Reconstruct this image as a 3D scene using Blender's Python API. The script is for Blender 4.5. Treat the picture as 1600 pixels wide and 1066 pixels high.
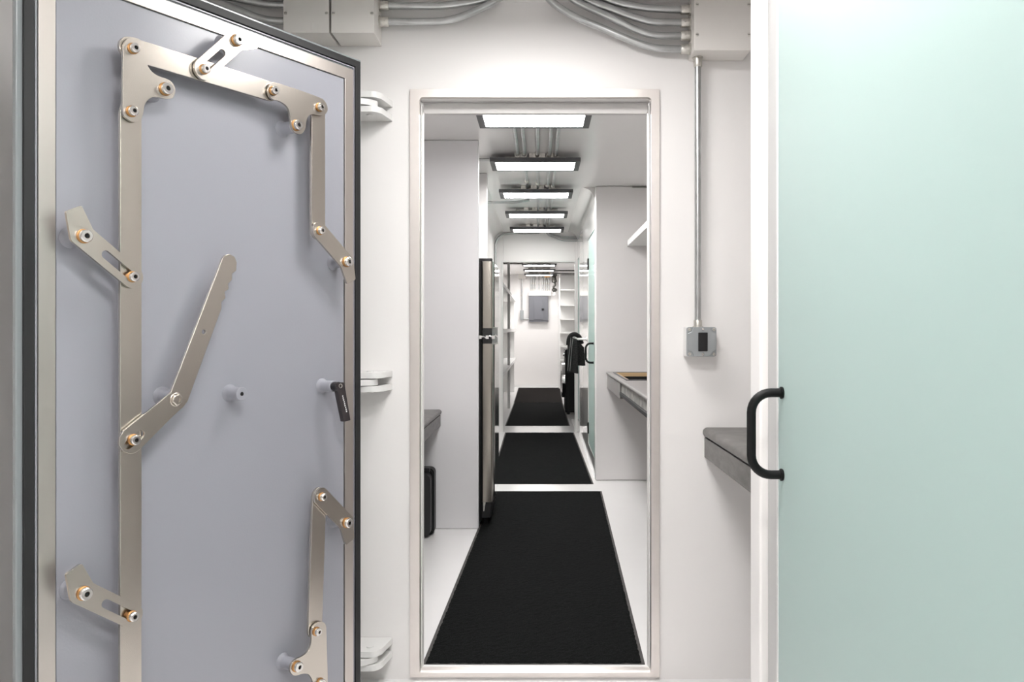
import bpy, bmesh, math, random
from mathutils import Vector, Matrix
random.seed(4)
for o in list(bpy.data.objects): bpy.data.objects.remove(o)
SC = bpy.context.scene; COL = SC.collection
H = 1.205                                   # eye height over the corridor floor

# ------------------------------------------------------------ camera, world, exposure
cam = bpy.data.cameras.new('camera'); cam.sensor_width = 36; cam.sensor_fit = 'HORIZONTAL'
cam.lens = 1250/1600*36; cam.shift_x = -43/1600; cam.shift_y = -18/1600
cam.clip_start = .01; cam.clip_end = 60
co = bpy.data.objects.new('camera', cam); COL.objects.link(co)
co.location = (0, 0, H); co.rotation_euler = (math.pi/2, 0, 0); SC.camera = co
w = bpy.data.worlds.new('world'); SC.world = w; w.use_nodes = True
w.node_tree.nodes['Background'].inputs[0].default_value = (.9, .95, 1, 1)
w.node_tree.nodes['Background'].inputs[1].default_value = .15
SC.view_settings.view_transform = 'Standard'; SC.view_settings.look = 'None'
SC.view_settings.gamma = 1; SC.view_settings.use_curve_mapping = False
SC.view_settings.exposure = -0.7
LAMP = 68.0                                  # radiance of the ceiling panels in the corridor
LAMP_FRONT = 48.0
LAMP_REAR = 84.0
LAMP_FAR = 72.0
LAMP_SHOWER = 44.0

# ------------------------------------------------------------ materials
def M(name, color, rough=.5, metal=0, coat=0, coat_r=.1, var=0, vscale=6, bump=0, bscale=200, stretch=None, emit=0, spec=.5, dist=.001):
    m = bpy.data.materials.new(name); m.use_nodes = True; nt = m.node_tree; b = nt.nodes['Principled BSDF']
    b.inputs['Base Color'].default_value = (*color, 1); b.inputs['Roughness'].default_value = rough
    b.inputs['Metallic'].default_value = metal; b.inputs['Coat Weight'].default_value = coat
    b.inputs['Coat Roughness'].default_value = coat_r; b.inputs['Specular IOR Level'].default_value = spec
    if emit:
        b.inputs['Emission Color'].default_value = (1, .985, .97, 1); b.inputs['Emission Strength'].default_value = emit
    if var or bump:
        tc = nt.nodes.new('ShaderNodeTexCoord'); mp = nt.nodes.new('ShaderNodeMapping')
        nt.links.new(tc.outputs['Object'], mp.inputs[0])
        if stretch: mp.inputs['Scale'].default_value = stretch
    if var:
        n = nt.nodes.new('ShaderNodeTexNoise'); n.inputs['Scale'].default_value = vscale; n.inputs['Detail'].default_value = 5
        nt.links.new(mp.outputs[0], n.inputs['Vector'])
        r = nt.nodes.new('ShaderNodeValToRGB'); nt.links.new(n.outputs['Fac'], r.inputs[0])
        r.color_ramp.elements[0].position = .3; r.color_ramp.elements[1].position = .7
        r.color_ramp.elements[0].color = (*[max(0, c*(1-var)) for c in color], 1)
        r.color_ramp.elements[1].color = (*[min(1, c*(1+var)) for c in color], 1)
        nt.links.new(r.outputs[0], b.inputs['Base Color'])
    if bump:
        n2 = nt.nodes.new('ShaderNodeTexNoise'); n2.inputs['Scale'].default_value = bscale; n2.inputs['Detail'].default_value = 3
        nt.links.new(mp.outputs[0], n2.inputs['Vector'])
        bp = nt.nodes.new('ShaderNodeBump'); bp.inputs['Strength'].default_value = bump; bp.inputs['Distance'].default_value = dist
        nt.links.new(n2.outputs['Fac'], bp.inputs['Height']); nt.links.new(bp.outputs[0], b.inputs['Normal'])
        if coat: nt.links.new(bp.outputs[0], b.inputs['Coat Normal'])
    return m
WALL = M('white_wall_paint', (.885, .862, .85), .5, coat=.3, coat_r=.32, var=.012, vscale=2, bump=.1, bscale=60)
GLOSS = M('gloss_white_enamel', (.87, .855, .84), .3, coat=1, coat_r=.04, bump=.08, bscale=12)
PANEL = M('pale_partition_paint', (.84, .815, .81), .42, coat=.4, coat_r=.25, var=.01, vscale=2)
CEIL = M('ceiling_enamel', (.92, .905, .895), .4, coat=.6, coat_r=.12, bump=.1, bscale=15)
FLOOR = M('white_epoxy_floor', (.88, .865, .86), .3, coat=.6, coat_r=.1, var=.015, vscale=3)
GREYP = M('grey_door_paint', (.305, .308, .345), .42, coat=.7, coat_r=.27, bump=.28, bscale=190, dist=.0006)
GREYD = M('grey_door_edge_paint', (.25, .27, .28), .35, coat=.5)
STEEL = M('brushed_linkage_steel', (.60, .555, .50), .27, metal=1, var=.05, vscale=9, bump=.025, bscale=120, stretch=(1, 1, .25))
STRIP = M('brushed_frame_steel', (.64, .59, .55), .36, metal=1, var=.07, vscale=7, bump=.03, bscale=90, stretch=(1, 1, .2))
FRAME = M('ground_stainless_frame', (.80, .752, .722), .38, metal=1, var=.06, vscale=5, bump=.015, bscale=80)
BOLT = M('bolt_steel', (.78, .76, .74), .2, metal=1)
SOCKET = M('dark_socket', (.02, .02, .02), .5, metal=.5)
BRASS = M('bronze_washer', (.50, .27, .11), .42, metal=1)
RUBBER = M('black_gasket_rubber', (.011, .011, .012), .55, bump=.05, bscale=300)
WHITE = M('white_powder_coat', (.82, .815, .80), .4, coat=.2)
CREAM = M('cream_box_paint', (.83, .80, .765), .5, var=.01)
GALV = M('galvanised_conduit', (.52, .53, .53), .32, metal=1, var=.10, vscale=22)
GALVD = M('zinc_connector', (.66, .64, .60), .38, metal=1, var=.2, vscale=60)
CASTG = M('cast_grey_box', (.40, .42, .43), .42, metal=.6, bump=.05, bscale=400)
JAMB = M('pale_grey_jamb', (.50, .495, .49), .5)
PANEL2 = M('cool_partition_paint', (.74, .73, .745), .42, coat=.3, coat_r=.3)
SATIN = M('satin_jamb', (.8, .79, .77), .5)
HEAD = M('shaded_header_seal', (.60, .58, .57), .5)  # grey has the shade under the frame head put into its colour
BLACKP = M('black_plastic', (.012, .012, .013), .3)
BLACKM = M('matt_black_metal', (.006, .0064, .0064), .42, spec=.22)
BROWNP = M('dark_brown_black_plastic', (.032, .026, .028), .42)
MAT = M('black_loop_pile', (.0058, .0062, .0062), .95, var=.65, vscale=260, bump=1, bscale=380, spec=.1, dist=.003)
MATB = M('brown_black_pile', (.012, .0095, .009), .95, var=.6, vscale=200, bump=1, bscale=300, spec=.1, dist=.003)
def pile(m, lo, hi):
    for n in m.node_tree.nodes:
        if n.type == 'VALTORGB':
            n.color_ramp.elements[0].position = .5; n.color_ramp.elements[1].position = .74
            n.color_ramp.elements[0].color = (*lo, 1); n.color_ramp.elements[1].color = (*hi, 1)
pile(MAT, (.003, .0034, .0035), (.021, .023, .023)); pile(MATB, (.009, .0075, .007), (.04, .032, .028))
MATR = M('mat_rubber_edge', (.055, .05, .048), .7)
STONE = M('charcoal_laminate', (.115, .108, .103), .38, var=.32, vscale=16, stretch=(1, 1, 3), bump=.15, bscale=30)
STONE2 = M('grey_laminate', (.24, .225, .22), .34, var=.08, vscale=12)
FIXT = M('dark_grey_fixture', (.075, .075, .08), .45)
INOX = M('fridge_stainless', (.38, .355, .32), .24, metal=1, var=.03, vscale=30, stretch=(1, 1, .05))
INOXG = M('fridge_front_steel', (.55, .54, .52), .1, metal=1)
CHROME = M('chrome', (.85, .85, .85), .06, metal=1)
WOOD = M('light_plywood', (.62, .43, .24), .5, var=.12, vscale=14, stretch=(.2, 1, 5))
PANELG = M('panel_board_grey', (.15, .152, .17), .45)
MOTTLE = M('mottled_grey_front', (.36, .35, .33), .7, var=.4, vscale=25)
TOWEL = M('charcoal_terry', (.022, .022, .022), .95, var=.5, vscale=120, bump=1, bscale=260, spec=.1, dist=.004)
TRIMG = M('grey_towel_seam', (.16, .16, .16), .9)
ORANGE = M('orange_plastic', (.85, .38, .04), .4)
GUN = M('dark_gunmetal', (.10, .098, .09), .4, metal=.8, var=.3, vscale=40)
MARK = M('white_print', (.7, .7, .7), .5)
def lamp_mat(name, e): return M(name, (.9, .9, .9), .5, emit=e)
L_CORR = lamp_mat('corridor_diffuser', LAMP); L_FRONT = lamp_mat('front_diffuser', LAMP_FRONT)
L_REAR = lamp_mat('rear_diffuser', LAMP_REAR); L_DIM = lamp_mat('dim_diffuser', LAMP*.32); L_MID = lamp_mat('soft_diffuser', LAMP*.55)
L_FAR = lamp_mat('far_diffuser', LAMP_FAR); L_SH = lamp_mat('shower_diffuser', LAMP_SHOWER)
def glass_mat(name, col, dk=.7, dw=.22, ior=1.4):
    m = bpy.data.materials.new(name); m.use_nodes = True; nt = m.node_tree
    for n in list(nt.nodes): nt.nodes.remove(n)
    out = nt.nodes.new('ShaderNodeOutputMaterial'); tr = nt.nodes.new('ShaderNodeBsdfTranslucent')
    df = nt.nodes.new('ShaderNodeBsdfDiffuse'); gl = nt.nodes.new('ShaderNodeBsdfGlossy')
    m1 = nt.nodes.new('ShaderNodeMixShader'); m2 = nt.nodes.new('ShaderNodeMixShader'); fr = nt.nodes.new('ShaderNodeFresnel')
    tr.inputs[0].default_value = (*col, 1); df.inputs[0].default_value = (*[dk*c+dw for c in col], 1)
    gl.inputs[0].default_value = (1, 1, 1, 1); gl.inputs['Roughness'].default_value = .5
    m1.inputs[0].default_value = .42; fr.inputs[0].default_value = ior
    nt.links.new(tr.outputs[0], m1.inputs[1]); nt.links.new(df.outputs[0], m1.inputs[2])
    nt.links.new(fr.outputs[0], m2.inputs[0]); nt.links.new(m1.outputs[0], m2.inputs[1]); nt.links.new(gl.outputs[0], m2.inputs[2])
    nt.links.new(m2.outputs[0], out.inputs[0]); return m
FROST = glass_mat('frosted_teal_glass', (.62, .765, .738), ior=1.3)
FROST2 = glass_mat('frosted_teal_glass_deep', (.25, .56, .50), 1, 0, ior=1.1)

# ------------------------------------------------------------ mesh helpers
def B(): return bmesh.new()
def box(bm, x0, x1, y0, y1, z0, z1):
    v = [bm.verts.new((x, y, z)) for z in (z0, z1) for y in (y0, y1) for x in (x0, x1)]
    for f in ((0, 2, 3, 1), (4, 5, 7, 6), (0, 1, 5, 4), (2, 6, 7, 3), (0, 4, 6, 2), (1, 3, 7, 5)): bm.faces.new([v[i] for i in f])
    return bm
def cyl(bm, p0, p1, r0, r1=None, n=20):
    p0 = Vector(p0); p1 = Vector(p1); r1 = r0 if r1 is None else r1
    return lathe(bm, p0, p1-p0, [(0, 0), (r0, 0), (r1, (p1-p0).length), (0, (p1-p0).length)], n)
def lathe(bm, base, axis, prof, n=20):
    base = Vector(base); a = Vector(axis).normalized()
    t = a.orthogonal().normalized(); s = a.cross(t)
    rings = []
    for r, h in prof:
        c = base+a*h
        if r < 1e-6: rings.append([bm.verts.new(c)])
        else: rings.append([bm.verts.new(c+(t*math.cos(2*math.pi*i/n)+s*math.sin(2*math.pi*i/n))*r) for i in range(n)])
    for A, C in zip(rings, rings[1:]):
        for i in range(n):
            j = (i+1) % n
            if len(A) == 1 and len(C) == 1: continue
            if len(A) == 1: bm.faces.new((A[0], C[j], C[i]))
            elif len(C) == 1: bm.faces.new((A[i], A[j], C[0]))
            else: bm.faces.new((A[i], A[j], C[j], C[i]))
    return bm
def smooth_path(pts, k=6):
    P = [Vector(p) for p in pts]; P = [P[0]*2-P[1]]+P+[P[-1]*2-P[-2]]; out = []
    for i in range(1, len(P)-2):
        for q in range(k):
            t = q/k; a, b, c, d = P[i-1:i+3]
            out.append(.5*((2*b)+(c-a)*t+(2*a-5*b+4*c-d)*t*t+(3*b-a-3*c+d)*t**3))
    out.append(P[-2]); return out
def tube(bm, pts, r, n=12, caps=True):
    P = [Vector(p) for p in pts]; rings = []; up = None
    for i, p in enumerate(P):
        t = (P[min(i+1, len(P)-1)]-P[max(i-1, 0)]).normalized()
        if up is None: up = t.orthogonal().normalized()
        up = (up-t*up.dot(t)).normalized(); s = t.cross(up)
        rings.append([bm.verts.new(p+(up*math.cos(2*math.pi*j/n)+s*math.sin(2*math.pi*j/n))*r) for j in range(n)])
    for A, C in zip(rings, rings[1:]):
        for j in range(n): bm.faces.new((A[j], A[(j+1) % n], C[(j+1) % n], C[j]))
    if caps: bm.faces.new(rings[0][::-1]); bm.faces.new(rings[-1])
    return bm
def fillet(verts, seg=6):
    out = []; n = len(verts)
    for i in range(n):
        x, y, r = verts[i]; p = Vector((x, y)); a = Vector(verts[i-1][:2])-p; b = Vector(verts[(i+1) % n][:2])-p
        if r <= 0: out.append((x, y)); continue
        la, lb = a.length, b.length; a.normalize(); b.normalize()
        ang = a.angle(b); d = min(r/math.tan(ang/2), la*.49, lb*.49); r2 = d*math.tan(ang/2)
        c = p+(a+b).normalized()*(r2/math.sin(ang/2))
        s = p+a*d-c; e = p+b*d-c; th = s.angle_signed(e)
        for k in range(seg+1):
            q = -th*k/seg; out.append((c.x+s.x*math.cos(q)-s.y*math.sin(q), c.y+s.x*math.sin(q)+s.y*math.cos(q)))
    return out
def circ(cx, cy, r, n=16): return [(cx+r*math.cos(2*math.pi*i/n), cy+r*math.sin(2*math.pi*i/n)) for i in range(n)]
def slot(ax, ay, bx, by, r, n=8):
    th = math.atan2(by-ay, bx-ax); out = []
    for cx, cy, s in ((ax, ay, th+math.pi/2), (bx, by, th-math.pi/2)):
        for i in range(n+1): out.append((cx+r*math.cos(s+math.pi*i/n), cy+r*math.sin(s+math.pi*i/n)))
    return out
def prism(bm, outline, d0, d1, holes=(), fn=lambda a, b, d: (a, d, b)):
    # flat plate with holes: outline in (a, b), thickness from d0 to d1
    loops = [outline]+list(holes); lv = []
    for lp in loops: lv.append(([bm.verts.new(fn(a, b, d0)) for a, b in lp], [bm.verts.new(fn(a, b, d1)) for a, b in lp]))
    for k in (0, 1):
        es = []
        for pair in lv:
            vs = pair[k]; es += [bm.edges.new((vs[i], vs[(i+1) % len(vs)])) for i in range(len(vs))]
        bmesh.ops.triangle_fill(bm, edges=es, use_beauty=True)
    for a, b in lv:
        for i in range(len(a)):
            j = (i+1) % len(a); bm.faces.new((a[i], a[j], b[j], b[i]))
    return bm
XZ = lambda a, b, d: (a, d, b)
XY = lambda a, b, d: (a, b, d)
YZ = lambda a, b, d: (d, a, b)
def obj(name, bm, mat, parent=None, bevel=0, smooth=True, seg=2, label=None):
    bmesh.ops.recalc_face_normals(bm, faces=bm.faces)
    if parent is not None:
        r = parent
        while r.parent: r = r.parent
        if r.type == 'EMPTY' and not r.get('local'): bmesh.ops.translate(bm, verts=bm.verts, vec=-Vector(r.location))
    me = bpy.data.meshes.new(name); bm.to_mesh(me); bm.free()
    o = bpy.data.objects.new(name, me); COL.objects.link(o); me.materials.append(mat)
    if parent is not None: o.parent = parent
    if smooth:
        for p in me.polygons: p.use_smooth = True
        me.set_sharp_from_angle(angle=math.radians(34))
    if bevel:
        b = o.modifiers.new('bevel', 'BEVEL'); b.width = bevel; b.segments = seg; b.limit_method = 'ANGLE'; b.angle_limit = math.radians(40)
        b.harden_normals = True
    if label: o['label'] = label
    return o
def thing(name, label, cat, loc=(0, 0, 0), group=None):
    o = bpy.data.objects.new(name, None); COL.objects.link(o); o.location = loc; o.empty_display_size = .05
    o['label'] = label; o['category'] = cat
    if group: o['group'] = group
    return o
def tag(o, label, cat, group=None):
    o['label'] = label; o['category'] = cat
    if group: o['group'] = group
    return o
def struct(name, bm, mat, bevel=0, **k):
    o = obj(name, bm, mat, None, bevel, **k); o['kind'] = 'structure'; return o
def bx(*a): return box(B(), *a)

# ------------------------------------------------------------ room shell
CZ = 2.35
struct('floor_front', bx(-1.55, 1.5, -2.6, 2.802, -.12, -.02), FLOOR)
struct('floor_corridor', bx(-1.4, 1.5, 2.8415, 16.9, -.12, 0), FLOOR)
struct('ceiling', bx(-1.55, 1.5, -2.6, 16.9, CZ, CZ+.1), CEIL)
struct('wall_left', bx(-1.55, -1.42, -2.6, 2.802, -.02, CZ), WALL)
struct('wall_back', bx(-1.55, 1.5, -2.7, -2.6, -.02, CZ), WALL)
b = B()                                                        # wall with the steel-framed doorway
box(b, -1.55, -.421, 2.802, 2.88, -.02, CZ); box(b, .392, 1.5, 2.802, 2.88, -.02, CZ); box(b, -.421, .392, 2.802, 2.88, 2.018, CZ); box(b, -.421, .392, 2.802, 2.8415, -.12, .004)
struct('wall_front', b, WALL)
struct('wall_right', bx(.46, .56, -2.6, .30, -.02, CZ), WALL)
struct('wall_shower_side', bx(1.4, 1.5, -2.6, 2.802, -.02, CZ), WALL)
struct('wall_alcove', bx(.44, 1.4, 1.60, 1.672, -.02, CZ), WALL, bevel=.006)
# near room behind the doorway
struct('wall_inner_left', bx(-1.38, -1.2, 2.88, 9.4, 0, CZ), PANEL)
struct('wall_inner_right', bx(1.2, 1.38, 2.88, 9.4, 0, CZ), PANEL)
struct('wall_partition_left', bx(-1.2, -.367, 4.83, 4.862, 0, CZ), PANEL2, bevel=.008)
struct('wall_partition_right', bx(.444, 1.2, 6.38, 6.44, 0, CZ), PANEL, bevel=.014, seg=3)
struct('wall_fridge_side', bx(-1.2, -.385, 5.86, 5.93, 0, CZ), WALL, bevel=.008)
def cove(xw, sgn, y0, y1, r=.11):
    prof = [(xw, CZ-r)]+[(xw-sgn*(r-r*math.cos(a)), CZ-r+r*math.sin(a)) for a in [math.pi/2*i/8 for i in range(1, 9)]]+[(xw, CZ)]
    return prism(B(), prof, y0, y1, fn=XZ)
b = B(); box(b, -.63, -.53, 5.93, 9.4, 0, CZ); struct('wall_corridor_left', b, WALL)
struct('trim_1', cove(-.53, -1, 5.93, 9.4), WALL)
D3 = (6.47, 7.33, .163, 2.02); D4 = (8.93, 9.33, .163, 2.02)
b = B(); box(b, .444, .50, 6.44, 9.4, 0, .163); box(b, .444, .50, 6.44, 9.4, 2.02, CZ)
box(b, .444, .50, 6.44, 6.47, .163, 2.02); box(b, .444, .50, 7.33, 8.93, .163, 2.02); box(b, .444, .50, 9.33, 9.4, .163, 2.02)
struct('wall_corridor_right', b, GLOSS)
struct('trim_2', cove(.444, 1, 6.44, 9.4), GLOSS)
struct('wall_bath_divider', bx(.50, 1.2, 8.1, 8.16, 0, CZ), WALL)
b = B(); box(b, -1.38, -.43, 9.4, 9.5, 0, CZ); box(b, .415, 1.38, 9.4, 9.5, 0, CZ); box(b, -.43, .415, 9.4, 9.5, 1.995, CZ)
struct('wall_end_doorway', b, WALL, bevel=.006)
struct('trim_3', prism(B(), [(-.445, 0), (-.445, 2.012), (.43, 2.012), (.43, 0), (.415, 0), (.415, 1.997), (-.43, 1.997), (-.43, 0)], 9.385, 9.4, fn=XZ), WHITE)
struct('wall_far_left', bx(-.9, -.8, 9.5, 16.8, 0, CZ), WALL)
struct('wall_far_right', bx(.95, 1.05, 9.5, 16.8, 0, CZ), WALL)
struct('wall_far', bx(-1.4, 1.5, 16.75, 16.9, 0, CZ), WALL)
struct('baseboard_far', bx(-.8, .95, 16.73, 16.75, 0, .05), WHITE)
struct('trim_4', bx(.425, .46, 9.52, 10.6, 0, .02), WHITE)
# stainless frame of the doorway
fo = fillet([(-.4525, -.009, .002), (.419, -.009, .002), (.419, 2.045, .002), (-.4525, 2.045, .002)], 3)
fi = fillet([(-.419, .007, .004), (.390, .007, .004), (.390, 2.016, .012), (-.419, 2.016, .012)], 4)
f = tag(obj('doorway_frame', prism(B(), fo, 2.792, 2.812, [fi], XZ), FRAME, bevel=.0012), 'brushed stainless steel frame around the open doorway in the white wall', 'door frame')
f['kind'] = 'structure'; f.name = 'trim_5'; del f['category']
b = B(); box(b, -.4188, -.4158, 2.830, 2.879, .0, 2.0); box(b, .3868, .3898, 2.830, 2.879, .0, 2.0)
struct('trim_6', b, SATIN)
struct('trim_7', prism(B(), [(-.4135, 1.982), (-.4085, 1.975), (.381, 1.975), (.386, 1.982), (.386, 2.012), (-.4135, 2.012)], 2.853, 2.875, fn=XZ), HEAD, bevel=.001)
b = prism(B(), [(2.812, .007), (2.8405, .007), (2.8405, .0), (2.812, .0)], -.418, .389, fn=YZ)
struct('trim_8', b, FRAME)
struct('trim_9', bx(.74, .88, 6.366, 6.3795, CZ-.013, CZ-.009), GUN)

# ------------------------------------------------------------ ceiling lights
def light(y, label, lm, cx=-.028, wd=.587, dp=.312, zb=2.289, brk=True, group='ceiling light panels along the corridor'):
    t = thing('ceiling_light', label, 'light', (cx, y+dp/2, zb), group)
    o = [(cx-wd/2, y), (cx+wd/2, y), (cx+wd/2, y+dp), (cx-wd/2, y+dp)]; r = .034
    i = [(cx-wd/2+r, y+r), (cx+wd/2-r, y+r), (cx+wd/2-r, y+dp-r*.7), (cx-wd/2+r, y+dp-r*.7)]
    b = prism(B(), o, zb, zb+.006, [i], XY); box(b, cx-wd/2, cx+wd/2, y, y+dp, zb+.006, zb+.026)
    obj('housing', b, FIXT, t, .0015)
    obj('diffuser', bx(i[0][0]+.001, i[1][0]-.001, i[0][1]+.001, i[2][1]-.001, zb+.002, zb+.0055), lm, t)
    if brk:
        b = B()
        for k in (-.12, -.04, .02, .10): box(b, cx+k, cx+k+.045, y+.03, y+.10, zb+.026, CZ)
        box(b, cx-.2, cx+.2, y+.15, y+.2, zb+.026, CZ)
        obj('mounting_bracket', b, GALVD, t)
    return t
for y, s in zip((4.0, 5.16, 6.32, 7.48, 8.64), ('nearest ceiling light panel seen just under the doorway header', 'second ceiling light panel from the doorway header', 'middle of the five corridor ceiling light panels', 'fourth ceiling light panel down the corridor', 'last ceiling light panel before the far white doorway wall')):
    light(y, s, {4.0: L_MID, 7.48: L_MID, 8.64: L_DIM}.get(y, L_CORR))
for y, s in zip((13.45, 14.65, 15.85), ('first ceiling light seen through the far doorway', 'middle ceiling light of the far room', 'last ceiling light before the grey electrical panel')):
    light(y, s, L_FAR, cx=-.005, dp=.28, group='ceiling lights of the far room')
for y, cy in ((1.98, 'front'), (.82, 'overhead'), (-.34, 'rear')):
    light(y, 'ceiling light panel over the front room, %s one of three' % cy, L_FRONT if y > 1 else L_REAR, group='ceiling lights of the front room')
light(2.95, 'added unseen fill light panel just behind the doorway wall', L_CORR)  # added out of view to fill the near room with light
light(.75, 'shower ceiling light panel behind the large frosted glass door', L_SH, cx=.95, wd=.5, dp=.4, zb=2.29, brk=False, group='shower lights')
light(6.9, 'shower ceiling light panel behind the corridor glass door', L_SH, cx=.85, wd=.4, dp=.3, zb=2.29, brk=False, group='shower lights')
light(8.7, 'shower ceiling light panel behind the narrow glass door', L_SH, cx=.85, wd=.4, dp=.3, zb=2.29, brk=False, group='shower lights')

# ------------------------------------------------------------ blast door (local frame: s along the door, d out of its face, z up)
DOOR = thing('door_1', 'open grey blast door with stainless locking bars and black gasket, swung in at left', 'door', (-.562, 2.5, 0))
DOOR['local'] = 1; DOOR['kind'] = 'structure'
DOOR.rotation_euler = (0, 0, math.atan2(-.84204, -.53942))
def dp(name, bm, mat, par=DOOR, bevel=0, **k): return obj(name, bm, mat, par, bevel, **k)
WD = .9713; T0 = .002; T1 = 2.041
def ring(s0, s1, z0, z1, w, d0, d1):
    return prism(B(), [(s0, z0), (s1, z0), (s1, z1), (s0, z1)], d0, d1, [[(s0+w, z0+w), (s1-w, z0+w), (s1-w, z1-w), (s0+w, z1-w)]], XZ)
dp('door_slab', bx(-.010, .984, -.020, -.004, -.010, 2.050), GREYD, bevel=.003)
dp('door_core', bx(.05, .90, -.11, -.0205, .04, 1.99), GREYD, bevel=.006)
dp('gasket', ring(0, WD, T0, T1, .021, -.004, .004), RUBBER, bevel=.0015)
dp('gasket_retainer', ring(.0235, WD-.0235, T0+.0235, T1-.0235, .003, -.022, .001), GREYP)
dp('steel_border', ring(.029, WD-.029, T0+.031, T1-.033, .035, -.022, .003), STRIP, bevel=.001)
dp('door_panel', bx(.0665, WD-.0665, -.02, 0, T0+.069, T1-.0705), GREYP, bevel=.0015)
def bolt(par, s, z, d, r=.0108, washer=True):
    if washer:
        dp('washer', lathe(B(), (s, d, z), (0, 1, 0), [(0, 0), (r+.0012, 0), (r+.0019, .0006), (r+.0019, .0022), (r+.0008, .0028), (r+.0008, .0032), (r+.0014, .0038), (r+.0004, .0046), (0, .0046)], 24), BRASS, par)
        d += .0046
    h = .0098
    b = lathe(B(), (s, d, z), (0, 1, 0), [(0, 0), (r, 0), (r, h-.0022), (r-.0022, h), (r*.44, h), (r*.40, h-.001)], 24)
    lathe(b, (s, d, z), (0, 1, 0), [(r*.40, h-.001), (r*.38, .002), (0, .002)], 6)
    o = dp('bolt', b, BOLT, par)
    dp('hex_socket', lathe(B(), (s, d+.0022, z), (0, 1, 0), [(r*.37, 0), (r*.37, .0006), (0, .0006)], 6), SOCKET, par)
    return o
def standoff(s, z, h=.050, r=.0175):
    return dp('standoff', lathe(B(), (s, 0, z), (0, 1, 0), [(0, 0), (r+.006, 0), (r+.0045, .003), (r+.001, .008), (r, .012), (r, h-.001), (r-.001, h), (0, h)], 32), GREYP)
def plate(name, out, d0=.050, d1=.0575, holes=()): return dp(name, prism(B(), out, d0, d1, holes), STEEL, bevel=.0009)
def bar(s0, z0, s1, z1, w, name='locking_bar', cap=True):
    return dp(name, prism(B(), slot(s0, z0, s1, z1, w/2, 8), .0385, .0475), STEEL, bevel=.0009)
bar(.7645, 1.700, .7645, .07, .050)
bar(.766, 1.848, .378, 1.848, .053)
bar(.209, 1.842, .209, 1.488, .050)
bar(.2045, .726, .2205, .347, .050)
TL = [(0.788, 1.845), (0.784, 1.857), (0.773, 1.869), (0.758, 1.8725), (0.745, 1.868), (0.737, 1.856), (0.734, 1.837), (0.731, 1.818), (0.725, 1.809), (0.714, 1.802), (0.701, 1.799), (0.683, 1.798), (0.669, 1.793), (0.662, 1.782), (0.662, 1.77), (0.668, 1.757), (0.683, 1.751), (0.701, 1.75), (0.719, 1.746), (0.731, 1.736), (0.739, 1.721), (0.741, 1.706), (0.746, 1.691), (0.756, 1.681), (0.77, 1.679), (0.784, 1.686), (0.7895, 1.698), (0.7895, 1.732), (0.7895, 1.79)]
TR = [(0.391, 1.855), (0.382, 1.867), (0.368, 1.872), (0.330, 1.872), (0.288, 1.872), (0.215, 1.869), (0.196, 1.864), (0.185, 1.851), (0.185, 1.836), (0.198, 1.822), (0.218, 1.818), (0.239, 1.816), (0.252, 1.809), (0.261, 1.796), (0.264, 1.779), (0.266, 1.769), (0.275, 1.755), (0.288, 1.749), (0.303, 1.752), (0.313, 1.763), (0.3165, 1.78), (0.320, 1.801), (0.328, 1.815), (0.342, 1.822), (0.359, 1.825), (0.376, 1.824), (0.386, 1.829), (0.392, 1.841)]
BR = [(0.243, 0.35), (0.235, 0.363), (0.218, 0.369), (0.201, 0.364), (0.190, 0.350), (0.188, 0.327), (0.186, 0.271), (0.184, 0.215), (0.184, 0.176), (0.194, 0.163), (0.212, 0.158), (0.228, 0.166), (0.236, 0.188), (0.239, 0.207), (0.246, 0.222), (0.255, 0.233), (0.269, 0.240), (0.284, 0.243), (0.302, 0.246), (0.314, 0.256), (0.319, 0.271), (0.312, 0.285), (0.296, 0.291), (0.278, 0.291), (0.262, 0.295), (0.250, 0.305), (0.244, 0.320), (0.243, 0.336)]
BL = [(.974-s, z) for s, z in BR]
def sm(o, k=3): return [tuple(p[:2]) for p in smooth_path([(a, b, 0) for a, b in o+[o[0]]], k)[:-1]]
def crank(out, link, piv, st):
    p = plate('corner_plate', sm(out))
    for s, z in link: bolt(p, s, z, .0575)
    bolt(p, *piv, .0575, .0135); standoff(*st)
crank(TL, ((.7665, 1.8455), (.7700, 1.7015)), (.688, 1.773), (.687, 1.774))
crank(TR, ((.377, 1.847), (.2155, 1.8405)), (.2985, 1.771), (.2985, 1.768))
crank(BR, ((.2265, .345), (.213, .195)), (.297, .2705), (.2965, .2715))
crank(BL, ((.748, .345), (.7645, .195)), (.677, .2705), (.677, .2715))
def cam_plate(P, Q, slotted=True, st=None):
    P = Vector(P); Q = Vector(Q); L = (Q-P).length; e = (Q-P)/L; f = Vector((-e.y, e.x))
    w = .0255
    o = fillet([(-.044, -.050, .006), (.006, -w, .010), (L+w, -w, w), (L+w, w, w), (-.014, w, .018), (-.060, -.017, .006)], 8)
    tr = lambda a, b: (P.x+e.x*a+f.x*b, P.y+e.y*a+f.y*b)
    hs = [[tr(*q) for q in slot(.060, 0, L+.001, 0, .0095)]] if slotted else []
    p = plate('cam_plate', [tr(*q) for q in o], holes=hs)
    bolt(p, P.x, P.y, .0575, .0137)
    if slotted:
        dp('spacer', cyl(B(), (Q.x, .0475, Q.y), (Q.x, .0575, Q.y), .0088), BRASS, p)
    bolt(p, Q.x, Q.y, .0565, .0108)
    standoff(P.x, P.y)
cam_plate((.4915, 1.948), (.585, 1.848))
cam_plate((.876, 1.407), (.7675, 1.325))
cam_plate((.876, .634), (.7685, .552))
cam_plate((.110, 1.406), (.213, 1.488), False)
cam_plate((.110, .631), (.206, .725), False)
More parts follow.
